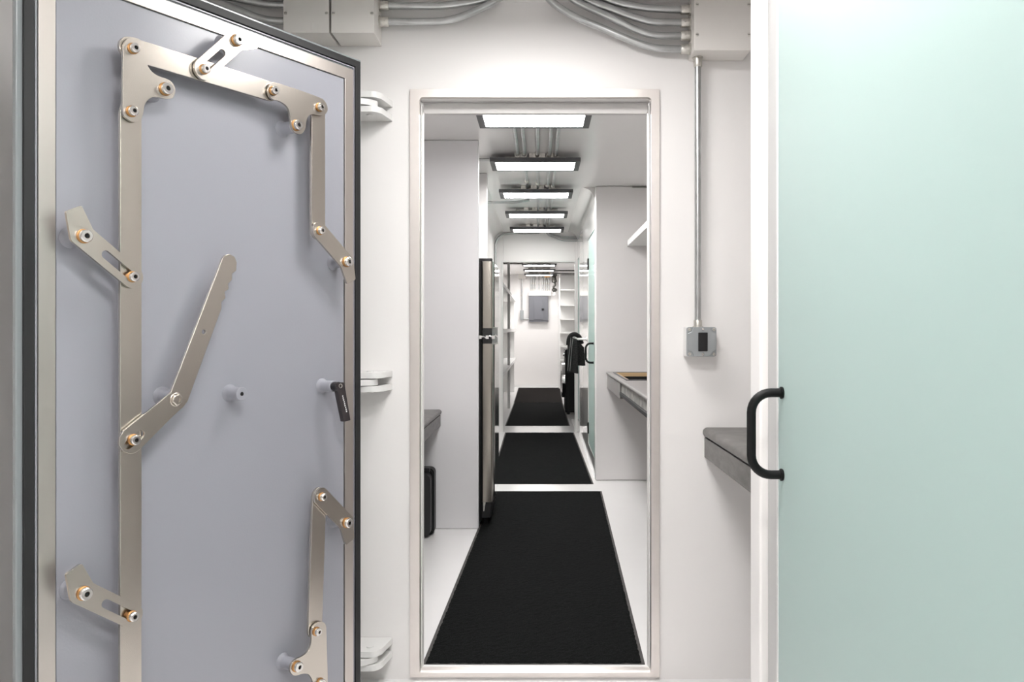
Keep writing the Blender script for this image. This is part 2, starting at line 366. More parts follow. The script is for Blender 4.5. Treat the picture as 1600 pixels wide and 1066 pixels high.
LV = [(0.532, 1.385), (.525, 1.393), (0.512, 1.397), (0.497, 1.392), (0.490, 1.377), (0.492, 1.356), (0.504, 1.347), (0.504, 1.332), (0.516, 1.321), (0.514, 1.308), (0.526, 1.300), (0.523, 1.285), (0.535, 1.274), (0.535, 1.258), (0.622, 1.048), (.628, 1.032), (0.640, 1.018), (0.667, 0.998), (0.747, 0.931), (0.760, 0.923), (0.773, 0.922), (0.788, 0.929), (0.798, 0.945), (0.797, 0.962), (0.787, 0.977), (0.673, 1.054)]
lv = plate('lever_handle', LV, .0500, .0575, [slot(.7765, .943, .748, .964, .0095), circ(.585, 1.199, .0055)])
bolt(lv, .7655, .9535, .0575, .0112)
dp('spacer', cyl(B(), (.7655, .0475, .9535), (.7655, .0575, .9535), .009), BRASS, lv)
b = lathe(B(), (.659, .0575, 1.037), (0, 1, 0), [(0, 0), (.0165, 0), (.0165, .0012), (.0155, .002), (0, .002)], 24)
lathe(b, (.659, .0595, 1.037), (0, 1, 0), [(.0145, 0), (.0145, .0045), (.012, .006), (.007, .006), (.007, .0035), (0, .0035)], 6)
dp('pivot_nut', b, STEEL, lv)
standoff(.6596, 1.043)
so = standoff(0.4692, 1.0375); dp('threaded_hole', lathe(B(), (0.4692, .0502, 1.0375), (0, 1, 0), [(.0052, 0), (.0052, .0003), (0, .0003)], 16), SOCKET, so)
# black clamping lever on its own standoff
standoff(.1536, 1.038, .048, .0165)
k = dp('clamp_lever', lathe(B(), (.1525, .048, 1.038), (0, 1, 0), [(0, 0), (.0125, 0), (.0125, .004), (.0145, .006), (.0145, .020), (.012, .022), (0, .022)], 24), BLACKP)
b = prism(B(), fillet([(.166, 1.050, .004), (.1335, 1.050, .006), (.1085, .936, .002), (.1345, .934, .002)], 4), .058, .072)
dp('lever_blade', b, BROWNP, k, bevel=.001)
dp('screw', lathe(B(), (.148, .072, 1.040), (0, 1, 0), [(.007, 0), (.007, .0008), (.005, .001), (.004, -.001), (0, -.001)], 16), GALVD, k)
b = B()
for i in range(9):
    q = i/9; s = .1395-.0175*q; z = 1.010-.052*q
    box(b, s-.0016, s+.0016+.0006*(i % 3), .0721, .0724, z-.0022, z+.0022)
dp('printed_mark', b, MARK, k)
DOOR.location.z = 0

# hinges bolted to the wall
def hinge(z0, z1, label):
    t = thing('door_hinge', label, 'hinge', (-.60, 2.80, z0), 'blast door hinges')
    out = fillet([(-.74, 2.80, 0), (-.513, 2.80, .004), (-.533, 2.70, .045), (-.552, 2.675, .03), (-.74, 2.675, .01)], 6)
    for z in (z0, z1): obj('hinge_plate', prism(B(), out, z, z+.020, fn=XY), WHITE, t, .0025)
    m = (z0+.020+z1)/2
    o2 = fillet([(-.70, 2.615, .005), (-.575, 2.672, .02), (-.538, 2.705, .03), (-.57, 2.745, .03), (-.70, 2.745, .01)], 6)
    obj('hinge_leaf', prism(B(), o2, z0+.0225, z0+.042, fn=XY), WHITE, t, .002)
    obj('hinge_pin', cyl(B(), (-.575, 2.715, z0-.004), (-.575, 2.715, z1+.024), .012), WHITE, t)
hinge(1.934, 1.983, 'white welded hinge at top right of the blast door')
hinge(.995, 1.0405, 'white welded hinge at mid height beside the blast door')
hinge(.061, .107, 'white welded hinge near the floor beside the blast door')

# ------------------------------------------------------------ junction boxes and conduits in the front room
def junction(x0, x1, y0, z0, label, screws, group=None):
    t = thing('junction_box', label, 'junction box', ((x0+x1)/2, 2.80, z0), group)
    obj('box_body', bx(x0+.001, x1-.001, y0+.003, 2.8015, z0, CZ-.001), CREAM, t, .0015)
    obj('cover', bx(x0, x1, y0, y0+.0028, z0-.001, CZ-.002), CREAM, t, .001)
    for sx, sz in screws:
        b = lathe(B(), (sx, y0-.002, sz), (0, 1, 0), [(0, 0), (.0045, 0), (.006, .001), (.006, .002), (0, .002)], 14)
        s = obj('screw', b, GALVD, t)
        obj('screw_slot', bx(sx-.004, sx+.004, y0-.0025, y0-.002, sz-.0008, sz+.0008), SOCKET, s)
P = lambda x, y, Y: ((x-843)*Y/1250, Y, H-(y-515)*Y/1250)     # a measured point on the wall plane at depth Y
junction(-.856, -.703, 2.672, 2.197, 'cream junction box at ceiling, left one above the blast door', ((-.848, 2.262), (-.711, 2.262)), 'cream boxes above the blast door')
junction(-.696, -.552, 2.672, 2.197, 'cream junction box at ceiling, right one above the blast door', ((-.688, 2.262), (-.560, 2.262)), 'cream boxes above the blast door')
junction(.520, .712, 2.69, 2.145, 'cream junction box over the right side of the doorway, near the frosted glass', ((.530, 2.298), (.530, 2.197), (.704, 2.298), (.704, 2.197)))
def conduit(pts, label, r=.0125, conn=(), group=None, k=6, cr=.0165, mat=None):
    pp = smooth_path(pts, k); t = thing('conduit', label, 'conduit', tuple(pp[0]), group)
    obj('pipe', tube(B(), pp, r, 16), mat or GALV, t)
    for a, bb in conn:
        a = Vector(a); bb = Vector(bb); L = (bb-a).length
        c = obj('connector', lathe(B(), a, bb-a, [(0, 0), (cr+.004, 0), (cr+.004, .004), (cr, .005), (cr, L-.003), (cr-.0015, L), (0, L)], 20), GALVD, t)
        m = a+(bb-a)*.6
        if cr > .015: obj('set_screw', lathe(B(), m+Vector((0, -cr, 0)), (0, -1, 0), [(0, -.002), (.0042, -.002), (.0042, .002), (0, .002)], 10), GALVD, c)
    return t
YC = 2.762
gr = 'conduits curving into the right junction box'
for pts, lab in (([(1078, 15.5), (1040, 14.5), (1000, 11), (965, 4), (930, -9)], 'topmost steel conduit entering the right junction box'),
                 ([(1078, 36), (1050, 35.5), (1020, 34.5), (985, 25), (950, 12), (925, 3), (905, -9)], 'second steel conduit down entering the right junction box'),
                 ([(1078, 56), (1050, 56), (1020, 54.5), (992, 46), (955, 28), (920, 12), (900, 2), (885, -9)], 'third steel conduit down entering the right junction box'),
                 ([(1078, 77), (1050, 76.5), (1022, 74.5), (990, 65), (945, 46), (900, 27), (870, 9), (850, -10)], 'lowest steel conduit curving into the right junction box')):
    Q = [P(x, y, YC) for x, y in pts]; q = P(pts[0][0], pts[0][1], YC)
    conduit(Q, lab, conn=[((.521, YC, q[2]), (.488, YC, q[2]))], group=gr)
gr = 'conduits leaving the left junction boxes'
for pts, lab in (([(590, 9), (650, 9.5), (690, 9), (725, 5), (755, -1), (780, -10)], 'upper steel conduit right of the ceiling junction boxes'),
                 ([(590, 34), (650, 34), (690, 33), (718, 27), (750, 14), (772, 3), (790, -10)], 'lower steel conduit right of the ceiling junction boxes')):
    Q = [P(x, y, YC) for x, y in pts]
    conduit(Q, lab, conn=[((-.553, YC, Q[0][2]), (-.520, YC, Q[0][2]))], group=gr)
for pts, lab in (([(450, 8), (420, 7), (395, 3), (365, -3), (330, -10)], 'upper steel conduit between blast door and junction box'),
                 ([(450, 33), (425, 32), (402, 27), (375, 16), (345, 4), (320, -8)], 'lower steel conduit between blast door and junction box')):
    conduit([P(x, y, YC) for x, y in pts], lab, group=gr)
xc = .547
conduit([(xc, 2.764, 2.147), (xc, 2.764, 1.7), (xc, 2.764, 1.4), (xc, 2.764, 1.214)], 'straight vertical steel conduit from junction box down to the wall switch', r=.0112,
        conn=[((xc, 2.764, 2.1445), (xc, 2.764, 2.112)), ((xc, 2.764, 1.212), (xc, 2.764, 1.238))], cr=.0145)
# wall switch box
t = thing('switch_box', 'square cast metal box with black rocker below the vertical conduit', 'switch', (.554, 2.80, 1.11))
x0, x1, z0, z1 = .503, .6035, 1.1125, 1.2135
obj('back_box', bx(x0, x1, 2.744, 2.8015, z0, z1), WHITE, t, .003)
o = fillet([(x0, z0, .008), (x1, z0, .008), (x1, z1, .008), (x0, z1, .008)], 5)
obj('cover_plate', prism(B(), o, 2.729, 2.7435, fn=XZ), CASTG, t, .0015)
c = .022
n8 = [(x0+c, z0+.002), (x1-c, z0+.002), (x1-c+.006, z0+c-.006), (x1-.003, z0+c), (x1-.003, z1-c), (x1-c+.006, z1-c+.006), (x1-c, z1-.002), (x0+c, z1-.002), (x0+c-.006, z1-c+.006), (x0+.003, z1-c), (x0+.003, z0+c), (x0+c-.006, z0+c-.006)]
obj('raised_face', prism(B(), n8, 2.722, 2.7295, fn=XZ), CASTG, t, .0015)
obj('rocker', bx(x0+.037, x0+.069, 2.718, 2.7225, z0+.018, z1-.0185), BLACKP, t, .002)
for sx, sz in ((x0+.0085, z0+.0085), (x1-.0085, z0+.0085), (x0+.0085, z1-.0085), (x1-.0085, z1-.0085)):
    s = obj('screw', lathe(B(), (sx, 2.726, sz), (0, 1, 0), [(0, .001), (.0022, .001), (.0025, 0), (.0045, 0), (.0052, .001), (.0052, .0035), (0, .0035)], 14), GALVD, t)
for sz in (z0+.0085, z1-.0085):
    obj('screw', lathe(B(), (x0+.053, 2.7195, sz), (0, 1, 0), [(0, 0), (.0035, 0), (.0045, .001), (.0045, .003), (0, .003)], 12), BOLT, t)
for i in range(4):
    for q in (.014, .075): obj('rib', bx(x0+q, x0+q+.015, 2.7210, 2.7222, z0+.024+i*.009, z0+.0256+i*.009), CASTG, t)

# ------------------------------------------------------------ frosted glass door at right
def handle(par, X, Y, zc, hh, out, r, axis=1):
    # D-handle standing off the glass towards -X; mounts at zc +- hh/2
    R = out*.62; pts = [(X, Y, zc+hh/2)]; a = hh/2
    pts.append((X-out+R, Y, zc+a))
    for i in range(1, 9):
        q = math.pi/2*i/8; pts.append((X-out+R-R*math.sin(q), Y, zc+a-R+R*math.cos(q)))
    for i in range(0, 9):
        q = math.pi/2*i/8; pts.append((X-out+R-R*math.cos(q), Y, zc-a+R-R*math.sin(q)))
    pts.append((X, Y, zc-a))
    h = obj('handle', tube(B(), pts, r, 20), BLACKM, par)
    for s in (-1, 1):
        obj('handle_collar', lathe(B(), (X-.0005, Y, zc+s*a), (-1, 0, 0), [(0, 0), (r*1.25, 0), (r*1.35, r*.15), (r*1.35, r*.5), (r, r*.6), (0, r*.6)], 24), BLACKM, h)
        obj('handle_seal', lathe(B(), (X+.0015, Y, zc+s*a), (-1, 0, 0), [(0, 0), (r*1.2, 0), (r*1.2, .0025), (0, .0025)], 24), CHROME, h)
D2 = thing('door_2', 'large frosted teal glass door with black D handle filling the right side', 'door', (.44, 1.0, -.02)); D2['kind'] = 'structure'
obj('glass_pane', bx(.442, .452, .36, 1.484, .02, 2.16), FROST, D2, .0015)
obj('door_jamb', bx(.456, .495, 1.485, 1.598, -.02, CZ), JAMB, D2, .002)
obj('glass_seal', bx(.4405, .4535, 1.480, 1.488, .02, 2.16), GLOSS, D2)
obj('door_head', bx(.450, .495, .30, 1.598, 2.17, CZ), WHITE, D2, .002)
obj('door_curb', bx(.445, .50, .30, 1.598, -.02, .015), WHITE, D2, .002)
handle(D2, .442, 1.452, H-163*1.452/1250, .149, .0575, .0082)

# ------------------------------------------------------------ worktop in the alcove
def worktop(name, label, pf, pb, zt, apron, nose, y0, y1, mat, sgn=1, hole=None, aprons=None):
    # pf: front x, pb: back x
    t = thing(name, label, 'worktop', ((pf+pb)/2, (y0+y1)/2, zt-apron))
    r = nose/2; i = pf+sgn*r
    prof = [(pb, zt), (i, zt)]+[(i-sgn*r*math.sin(math.pi*k/10), zt-r+r*math.cos(math.pi*k/10)) for k in range(1, 11)]+[(pf+sgn*.012, zt-nose-.003), (pb, zt-nose-.003)]
    if hole is None: obj('top', prism(B(), prof, y0, y1, fn=XZ), mat, t)
    else:
        hx0, hx1, hy0, hy1 = hole
        b = B()
        pr2 = [(hx0, zt)]+prof[1:-1]+[(hx0, zt-nose-.003)]
        prism(b, pr2, y0, y1, fn=XZ); box(b, hx0, pb, y0, hy0, zt-nose-.003, zt); box(b, hx0, pb, hy1, y1, zt-nose-.003, zt); box(b, hx1, pb, hy0, hy1, zt-nose-.003, zt)
        obj('top', b, mat, t)
    for a0, a1 in (aprons or ((y0, y1),)):
        xs = sorted((pf+sgn*.006, pf+sgn*.026)); obj('apron', bx(xs[0], xs[1], a0, a1, zt-apron, zt-nose-.002), mat, t, .001)
    return t
worktop('worktop', 'dark grey laminate worktop in the alcove beside the frosted glass door', .571, 1.39, .862, .104, .033, 1.674, 2.800, STONE)
worktop('worktop', 'charcoal laminate desk worktop at left behind the doorway, above the black case', -.591, -1.19, .722, .098, .03, 2.89, 4.828, STONE, -1)
HX = (.583, 1.12, 5.29, 6.20)
tw = worktop('worktop', 'grey worktop at right behind the doorway with a wood-lined cutout', .533, 1.19, .868, .128, .022, 2.89, 6.378, STONE2, 1, HX, aprons=((5.36, 6.378), (2.89, 3.2)))
b = prism(B(), [(HX[0], HX[2]), (HX[1], HX[2]), (HX[1], HX[3]), (HX[0], HX[3])], .842, .8705, [[(HX[0]+.014, HX[2]+.014), (HX[1]-.014, HX[2]+.014), (HX[1]-.014, HX[3]-.014), (HX[0]+.014, HX[3]-.014)]], XY)
obj('cutout_edging', b, WOOD, tw)
b = prism(B(), [(HX[0]-.012, HX[2]-.012), (HX[1]+.01, HX[2]-.012), (HX[1]+.01, HX[3]+.0), (HX[0]-.012, HX[3]+.0)], .868, .8735, [[(HX[0]+.004, HX[2]+.004), (HX[1]-.004, HX[2]+.004), (HX[1]-.004, HX[3]-.004), (HX[0]+.004, HX[3]-.004)]], XY)
obj('cutout_rim', b, FIXT, tw)
b = B(); box(b, HX[0], HX[1], HX[2], HX[3], .76, .765); box(b, HX[0], HX[0]+.006, HX[2], HX[3], .765, .842); box(b, HX[1]-.006, HX[1], HX[2], HX[3], .765, .842); box(b, HX[0], HX[1], HX[2], HX[2]+.006, .765, .842); box(b, HX[0], HX[1], HX[3]-.006, HX[3], .765, .842)
obj('cutout_well', b, BLACKP, tw)
t = thing('under_counter_unit', 'grey fronted unit with black lower rail under the right worktop edge', 'appliance', (.60, 4.4, .76))
for i, (a, c) in enumerate(((4.83, 5.355), (4.42, 4.825), (3.9, 4.415), (3.22, 3.895))): obj('front_panel', bx(.548, .565, a, c, .785, .842), MOTTLE, t, .0015)
obj('unit_body', bx(.565, .575, 3.22, 5.355, .77, .842), FIXT, t)
obj('lower_rail', bx(.536, .570, 3.22, 5.36, .762, .7845), RUBBER, t, .002)
obj('support_bracket', bx(.575, .64, 4.55, 5.2, .745, .770), MOTTLE, t, .001)
obj('bracket_end', bx(.573, .645, 4.45, 4.55, .738, .770), BLACKP, t, .001)
def shelf(x0, x1, y0, y1, z, th, label, group=None, mat=WHITE, name='wall_shelf'):
    return tag(obj(name, bx(x0, x1, y0, y1, z-th, z), mat, None, .001), label, 'shelf', group)
shelf(.70, 1.2, 2.89, 6.378, 1.915, .045, 'white wall shelf high above the right worktop behind the doorway')
shelf(.862, 1.2, 2.89, 6.378, 1.553, .04, 'lower white wall shelf barely showing past the right door jamb')

# black hard case on the floor at left
t = thing('hard_case', 'black hard-shell case standing on the floor under the left desk worktop', 'case', (-.80, 4.70, 0))
def rbox(x0, x1, y0, y1, z0, z1, r, seg=5):
    return prism(B(), fillet([(x0, z0, r), (x1, z0, r), (x1, z1, r), (x0, z1, r)], seg), y0, y1, fn=XZ)
obj('front_shell', rbox(-1.00, -.628, 4.60, 4.675, .012, .372, .035), BLACKP, t, .016, seg=4)
obj('rear_shell', rbox(-1.01, -.616, 4.68, 4.76, .002, .392, .03), BLACKM, t, .012, seg=3)
obj('seam_rim', rbox(-1.004, -.622, 4.672, 4.684, .006, .385, .03), BLACKM, t, .002)
obj('carry_handle', tube(B(), smooth_path([(-.90, 4.67, .375), (-.885, 4.665, .402), (-.82, 4.66, .408), (-.72, 4.66, .404), (-.70, 4.665, .375)], 5), .010, 10), BLACKP, t)
for x in (-.66, -.95): obj('latch', bx(x-.02, x+.02, 4.655, 4.69, .372, .398), BLACKP, t, .003)

# ------------------------------------------------------------ mats
def mat_(c0, c1, c2, c3, label, m, z=.0, group='black floor mats'):
    # corners near-left, near-right, far-right, far-left
    cs = [Vector((*p, 0)) for p in (c0, c1, c2, c3)]; ce = sum(cs, Vector())/4
    t = thing('floor_mat', label, 'mat', (ce.x, ce.y, 0), group)
    o = [(p.x, p.y) for p in cs]; e = .016
    def inset(p, d):
        v = ce-p; return (p.x+math.copysign(d, v.x), p.y+math.copysign(d, v.y))
    i = [inset(p, .012) for p in cs]; i[0] = (i[0][0], cs[0].y+.003); i[1] = (i[1][0], cs[1].y+.003)
    obj('rubber_edge', prism(B(), o, z+.0005, z+.003, fn=XY), MATR, t)
    # pile: dense grid with small height noise
    b = B(); nx, ny = 60, int(60*(cs[3]-cs[0]).length/.8); A = [Vector((*p, 0)) for p in i]; rows = []
    for a in range(ny+1):
        row = []
        for c in range(nx+1):
            u, v = c/nx, a/ny; p = (A[0]*(1-u)+A[1]*u)*(1-v)+(A[3]*(1-u)+A[2]*u)*v
            ed = c in (0, nx) or a in (0, ny)
            if ed: p = p+Vector((random.uniform(-.002, .002), random.uniform(-.003, .003), 0))
            row.append(b.verts.new((p.x, p.y, z+(.003 if ed else .0065+random.uniform(-.0008, .0012)))))
        rows.append(row)
    for a in range(ny):
        for c in range(nx): b.faces.new((rows[a][c], rows[a][c+1], rows[a+1][c+1], rows[a+1][c]))
    obj('pile', b, m, t, smooth=False)
mat_((-.421, 2.875), (.379, 2.875), (.462, 5.95), (-.345, 5.95), 'large black floor mat directly behind the steel doorway', MAT)
mat_((-.388, 6.225), (.421, 6.225), (.401, 9.33), (-.402, 9.33), 'second black floor mat, between refrigerator and far doorway', MAT)
mat_((-.431, 9.99), (.380, 9.99), (.383, 13.15), (-.420, 13.15), 'third black floor mat just beyond the far doorway', MAT)
mat_((-.425, 13.19), (.385, 13.19), (.425, 16.5), (-.435, 16.5), 'brownish black floor mat farthest away below the electrical panel', MATB)

# ------------------------------------------------------------ refrigerator
t = thing('refrigerator', 'tall stainless top-freezer refrigerator with black sides, left of the corridor', 'refrigerator', (-.65, 5.2, 0))
FY0, FY1 = 4.885, 5.55
obj('cabinet', bx(-1.05, -.352, FY0, FY1, .035, 1.628), BLACKM, t, .004)
def fdoor(z0, z1):
    pr = fillet([(-.349, FY0, .004), (-.287, FY0, .012), (-.281, FY0+.12, .3), (-.279, (FY0+FY1)/2, .5), (-.281, FY1-.12, .3), (-.287, FY1, .012), (-.349, FY1, .004)], 5)
    return prism(B(), pr, z0, z1, fn=XY)
fz = obj('freezer_door', fdoor(1.213, 1.622), INOX, t, .003); fd = obj('fridge_door', fdoor(.150, 1.118), INOX, t, .003)
obj('door_skin', bx(-.2795, -.2775, FY0+.08, FY1-.08, 1.22, 1.615), INOXG, fz); obj('door_skin', bx(-.2795, -.2775, FY0+.08, FY1-.08, .16, 1.11), INOXG, fd)
obj('grip_recess', bx(-.349, -.290, FY0+.002, FY1-.002, 1.118, 1.213), BLACKP, t, .002)
obj('top_hinge_cover', prism(B(), fillet([(-.37, FY0+.004, .002), (-.290, FY0+.004, .01), (-.290, FY0+.10, .02), (-.37, FY0+.12, .002)], 4), 1.622, 1.640, fn=XY), BLACKP, t, .002)
b = tube(B(), smooth_path([(-.365, FY0-.010, 1.158), (-.345, FY0-.012, 1.162), (-.325, FY0-.012, 1.155), (-.302, FY0-.012, 1.164), (-.285, FY0-.006, 1.158), (-.272, FY0+.01, 1.170), (-.262, FY0+.04, 1.160)], 4), .006, 8)
for x in (-.362, -.318, -.282): box(b, x-.009, x+.009, FY0-.018, FY0+.002, 1.148, 1.168)
obj('chrome_lock', b, CHROME, t)
obj('kick_grille', bx(-.352, -.30, FY0+.01, FY1-.01, .05, .148), BLACKP, t, .002)
for y in (FY0+.06, FY1-.06): obj('foot', cyl(B(), (-.335, y, .0), (-.335, y, .05), .018), BLACKP, t)
obj('hinge_bracket', prism(B(), [(-.345, .148), (-.33, .148), (-.338, .095), (-.343, .095)], FY0+.001, FY0+.006, fn=XZ), GALVD, t)

# ------------------------------------------------------------ corridor glass doors
for nm, (y0, y1, z0, z1), lab, hy in (('door_3', D3, 'teal frosted glass door with black handle in the right corridor wall', 6.62), ('door_4', D4, 'narrow teal glass pane in the corridor wall nearest the far doorway', None)):
    t = thing(nm, lab, 'door', (.455, (y0+y1)/2, z0)); t['kind'] = 'structure'
    obj('glass_pane', bx(.448, .456, y0+.004, y1-.004, z0+.004, z1-.004), FROST2, t, .001)
    obj('door_seal', bx(.4455, .459, y1-.03, y1-.004, z0+.004, z1-.004), WHITE, t)
    if hy:
        handle(t, .448, hy, 1.01, .160, .066, .0085)
        for zh in (.31, 1.80): obj('glass_hinge', bx(.436, .470, y1-.07, y1+.02, zh-.05, zh+.05), BLACKM, t, .002)
# towel and rail
t = thing('towel_rail', 'short white towel rail standing out from the right corridor wall', 'towel rail', (.44, 7.5, 1.10))
obj('rail', cyl(B(), (.30, 7.52, 1.115), (.444, 7.52, 1.115), .011, n=16), WHITE, t)
obj('rail_base', cyl(B(), (.436, 7.52, 1.115), (.4445, 7.52, 1.115), .022, n=16), WHITE, t)
obj('rail_cap', cyl(B(), (.294, 7.52, 1.115), (.302, 7.52, 1.115), .014, n=16), WHITE, t)
t = thing('towel', 'charcoal terry towel draped over the white rail', 'towel', (.35, 7.52, .80))
def towel(bm, xa, xb, side, zlow, yoff, thick=.016, slant=0, drop=0, lowdrop=0):
    nu, nv = 12, 18; g = []
    for side2 in (0, 1):
        rows = []
        for j in range(nv+1):
            v = j/nv; row = []
            for i in range(nu+1):
                u = i/nu; wv = .011*math.sin(u*9+v*2.5+yoff*40)*min(1, v*2)
                zt = 1.132-drop*u; z = zt-(zt-zlow-lowdrop*u)*v+.006*math.sin(u*5); sp = 1+.16*v
                xm = (xa+xb)/2; x = xm+(xa+(xb-xa)*u-xm)*sp+slant*v
                th = thick*(.5+.5*math.sin(math.pi*min(max(u, .06), .94)))
                arc = .012*math.sin(min(1, v*8)*math.pi/2)
                y = 7.52+side*(arc+.006+yoff*v)+wv+(th/2 if side2 else -th/2)
                row.append(bm.verts.new((x, y, z)))
            rows.append(row)
        g.append(rows)
    for k, rows in enumerate(g):
        for j in range(nv):
            for i in range(nu): bm.faces.new((rows[j][i], rows[j][i+1], rows[j+1][i+1], rows[j+1][i]))
    for j in range(nv):
        for i in (0, nu): bm.faces.new((g[0][j][i], g[0][j+1][i], g[1][j+1][i], g[1][j][i]))
    for i in range(nu):
        for j in (0, nv): bm.faces.new((g[0][j][i], g[1][j][i], g[1][j][i+1], g[0][j][i+1]))
b = B(); towel(b, .262, .350, -1, .80, .045, .035, .006, .01); obj('front_fold', b, TOWEL, t)
b = B(); towel(b, .325, .420, 1, .85, .03, .035, .006, .09, .02); obj('rear_fold', b, TOWEL, t)
b = tube(B(), smooth_path([(.270, 7.50, 1.06), (.274, 7.49, 1.11), (.290, 7.48, 1.145), (.318, 7.49, 1.160), (.350, 7.52, 1.154), (.378, 7.56, 1.13), (.40, 7.57, 1.07)], 5), .021, 12)
obj('top_fold', b, TOWEL, t)
b = B()
for dx in (0, .02): tube(b, smooth_path([(.292+dx, 7.442, 1.13), (.285+dx*.8, 7.435, 1.05), (.272+dx, 7.428, .95), (.262+dx, 7.425, .82)], 5), .0025, 6)
obj('stitched_seam', b, TRIMG, t)

# conduits on the corridor ceiling
zc = CZ-.0135
for x, ye, lab in ((-.143, 5.24, 'leftmost ceiling conduit in the corridor, ending at the second light'), (-.099, 6.38, 'second ceiling conduit from left in the corridor'), (-.0155, 9.38, 'middle ceiling conduit running the corridor length'), (.062, 9.36, 'second ceiling conduit from right in the corridor'), (.1036, 9.34, 'rightmost ceiling conduit in the corridor')):
    conduit([(x, 2.9, zc), (x, 4, zc), (x+.004, 5, zc), (x, ye, zc)], lab, r=.0115, conn=[((x, min(ye-.01, 6.2+x), zc), (x, min(ye-.05, 6.14+x), zc)), ((x, 5.20+x*.2, zc), (x, 5.13+x*.2, zc))], group='conduits along the corridor ceiling', k=3, cr=.0145)
conduit([(-1.1, 5.33, zc), (-.6, 5.33, zc), (-.2, 5.33, zc)], 'cross conduit at the ceiling meeting the second light', r=.011, k=2)
conduit([(-.53, 6.99, 2.315), (-.40, 6.99, 2.315), (-.22, 6.99, 2.318), (-.14, 7.0, 2.330), (-.09, 7.02, 2.34)], 'cross conduit at the ceiling behind the third light', r=.011)
conduit([(-.02, 9.376, 2.335), (-.15, 9.376, 2.330), (-.38, 9.376, 2.328), (-.46, 9.376, 2.30), (-.51, 9.376, 2.23), (-.515, 9.376, 2.1), (-.515, 9.376, 1.6)], 'bent conduit on the far doorway wall running down at left', r=.011)
for i, (zz, lab) in enumerate(((2.29, 'upper'), (2.268, 'middle'), (2.243, 'lower'))):
    conduit([(.055+i*.012, 9.376, 2.345), (.12, 9.376, 2.325-i*.012), (.24, 9.376, zz+.012), (.32, 9.376, zz), (.444, 9.376, zz)], lab+' of three conduits bending to the right above the far doorway', r=.0075, group='conduits above the far doorway')

# ------------------------------------------------------------ far room
def PF(x, y, Y=16.70): return ((x-843)*Y/1250, Y, H-(y-515)*Y/1250)
x0, _, z1 = PF(826.5, 463); x1, _, z0 = PF(856.5, 503)
t = thing('electrical_panel', 'grey electrical panel with white gutter box on the far wall', 'electrical panel', ((x0+x1)/2, 16.75, z0))
obj('enclosure', bx(x0, x1, 16.64, 16.751, z0, z1), PANELG, t, .004)
obj('panel_cover', bx(x0+.004, x1-.004, 16.628, 16.639, z0+.03, z1-.012), PANELG, t, .003)
obj('panel_door', bx(x0+.11, x1-.11, 16.618, 16.6275, z0+.05, z1-.10), PANELG, t, .002)
obj('panel_latch', bx(x1-.135, x1-.085, 16.61, 16.6175, (z0+z1)/2-.03, (z0+z1)/2+.01), BLACKP, t, .002)
gx0, _, gz1 = PF(826, 455); gx1, _, gz0 = PF(860.5, 462.5)
obj('gutter_box', bx(gx0, gx1, 16.62, 16.751, gz0, gz1), WHITE, t, .003)
for i, px in enumerate((829.9, 833, 836, 842, 847.6, 850.8, 854, 857.3)):
    x = (px-843)*16.7/1250
    ords = ('first', 'second', 'third', 'fourth', 'fifth', 'sixth', 'seventh', 'eighth')[i]
    conduit([(x, 16.70, CZ-.005), (x+.006, 16.70, 2.24), (x, 16.70, 2.15), (x, 16.70, gz1+.001)], ords+' from left of the vertical conduits into the far gutter box', r=.011, conn=[((x, 16.70, 2.175), (x, 16.70, 2.15)), ((x, 16.70, gz1+.002), (x, 16.70, gz1+.035))], group='vertical conduits above the electrical panel', cr=.0145)
t = thing('pull_box', 'small cream pull box at far ceiling left of the electrical panel', 'junction box', (-.36, 16.7, 2.25))
a = PF(810, 427.5); c = PF(821.5, 436); obj('box_body', bx(a[0], c[0], 16.62, 16.751, c[2], CZ), CREAM, t, .003); obj('cover', bx(a[0]-.003, c[0]+.003, 16.612, 16.6195, c[2]-.003, CZ-.003), CREAM, t, .002)
xq = (815.6-843)*16.7/1250
conduit([(xq, 16.72, 2.27), (xq, 16.72, 1.9), (xq, 16.72, 1.60)], 'left vertical conduit dropping to a small fitting by the electrical panel', r=.013, k=2, conn=[((xq, 16.72, 1.93), (xq, 16.72, 1.90))], group='conduits beside the electrical panel')
conduit([(xq+.03, 16.72, 1.426), (xq+.1, 16.72, 1.426), (x0+.002, 16.72, 1.426)], 'short horizontal conduit into the side of the electrical panel', r=.013, k=2, group='conduits beside the electrical panel')
t = thing('conduit_fitting', 'grey elbow fitting left of the electrical panel', 'fitting', (xq, 16.7, 1.40)); obj('fitting_body', bx(xq-.034, xq+.034, 16.68, 16.751, 1.40, 1.605), CASTG, t, .006); obj('fitting_cover', bx(xq-.026, xq+.026, 16.674, 16.679, 1.42, 1.585), CASTG, t, .002)
tag(obj('ceiling_disc', lathe(B(), (.16, 16.50, CZ), (0, 0, -1), [(0, 0), (.066, 0), (.066, .03), (.055, .065), (0, .07)], 24), ORANGE), 'orange round device at the ceiling above the electrical panel', 'detector')
t = thing('ceiling_crank', 'dark jointed crank mechanism hanging beside the electrical panel', 'mechanism', (.31, 16.5, 1.98))
hx = (866-843)*16.5/1250
obj('upper_joint', lathe(B(), (hx, 16.5, CZ), (0, 0, -1), [(0, 0), (.06, 0), (.06, .04), (.04, .05), (.045, .12), (.055, .13), (.055, .17), (.03, .18), (0, .18)], 16), GUN, t)
obj('links', tube(B(), smooth_path([(hx, 16.5, 2.18), (hx+.02, 16.49, 2.13), (hx-.015, 16.5, 2.08), (hx+.012, 16.5, 2.04)], 5), .022, 10), GUN, t)
obj('lower_joint', lathe(B(), (hx+.004, 16.5, 2.055), (0, 0, -1), [(0, 0), (.035, 0), (.055, .02), (.055, .05), (.03, .07), (0, .072)], 16), GUN, t)
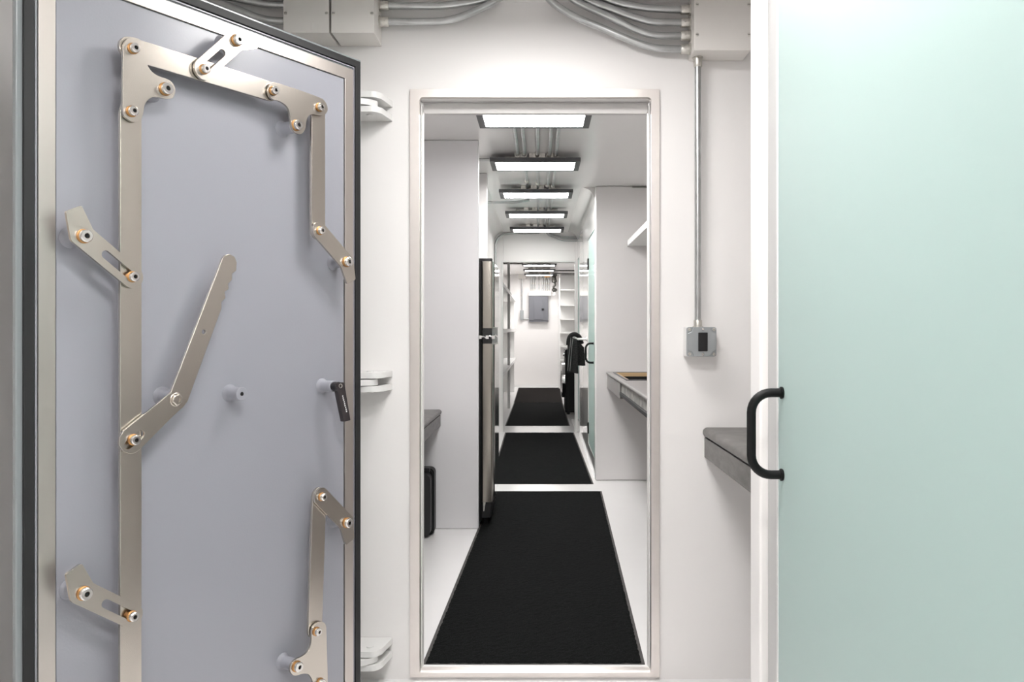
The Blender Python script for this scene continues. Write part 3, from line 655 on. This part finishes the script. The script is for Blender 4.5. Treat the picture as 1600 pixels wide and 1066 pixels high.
obj('hook', tube(B(), smooth_path([(hx, 16.5, 1.99), (hx+.01, 16.5, 1.94), (hx-.015, 16.5, 1.91), (hx-.03, 16.5, 1.935)], 5), .012, 8), WHITE, t)
conduit([(.27, 15.2, 2.325), (.6, 15.2, 2.325), (.94, 15.2, 2.325)], 'upper cross pipe at the far ceiling right of the lights', r=.012, k=2, group='cross pipes at the far ceiling', mat=GUN)
conduit([(.27, 16.0, 2.325), (.6, 16.0, 2.325), (.94, 16.0, 2.325)], 'rear cross pipe at the far ceiling right of the lights', r=.012, k=2, group='cross pipes at the far ceiling', mat=GUN)
conduit([(-.79, 13.6, 2.325), (-.6, 13.6, 2.325), (-.28, 13.6, 2.325)], 'cross pipe at the far ceiling left of the lights', r=.012, k=2, group='cross pipes at the far ceiling', mat=GUN)
# left shelving of the far room
t = thing('shelving', 'white built-in shelving along the left wall of the far room', 'shelving', (-.7, 12.5, 0))
for y in (9.56, 12.2): obj('post', bx(-.49, -.45, y, y+.05, 0, CZ-.01), WHITE, t, .002)
for z, n in ((1.79, 0), (1.215, 1), (.66, 2)): obj('shelf_board', bx(-.799, -.452, 9.56, 15.5, z-.05, z), WHITE, t, .002)
for y in (15.46,): obj('side_panel', bx(-.799, -.49, y, y+.03, 0, 1.79), WHITE, t, .002)
# right shelving at the far end
t = thing('shelving', 'white ladder-like shelves at the far right beyond the washing machine', 'shelving', (.65, 16.2, 0))
obj('post', bx(.392, .422, 16.29, 16.33, 0, CZ-.01), WHITE, t, .002)
for z in (2.03, 1.714, 1.427, 1.146, .866, .58, .3): obj('shelf_board', bx(.40, .945, 16.31, 16.73, z-.025, z), WHITE, t, .001)
obj('back_panel', bx(.40, .945, 16.70, 16.73, 0, CZ-.01), WHITE, t)
# washing machine
t = thing('washing_machine', 'black front-loading washing machine with chrome door ring in the far room', 'washing machine', (.62, 11.7, 0))
obj('cabinet', bx(.365, .94, 11.32, 11.95, .03, .925), BLACKM, t, .015, seg=3)
obj('control_panel', bx(.358, .3645, 11.34, 11.93, .80, .90), BLACKP, t, .002)
obj('door_glass', lathe(B(), (.365, 11.635, .47), (-1, 0, 0), [(.19, 0), (.19, .03), (.12, .055), (0, .065)], 32), BLACKP, t)
obj('door_ring', lathe(B(), (.365, 11.635, .47), (-1, 0, 0), [(.19, .028), (.19, .045), (.21, .052), (.25, .04), (.255, 0), (.19, .0)], 36), CHROME, t)
obj('dial', lathe(B(), (.358, 11.5, .85), (-1, 0, 0), [(0, 0), (.03, 0), (.028, .02), (0, .022)], 20), CHROME, t)
for y in (11.37, 11.9): obj('foot', cyl(B(), (.41, y, 0), (.41, y, .032), .02), BLACKP, t)
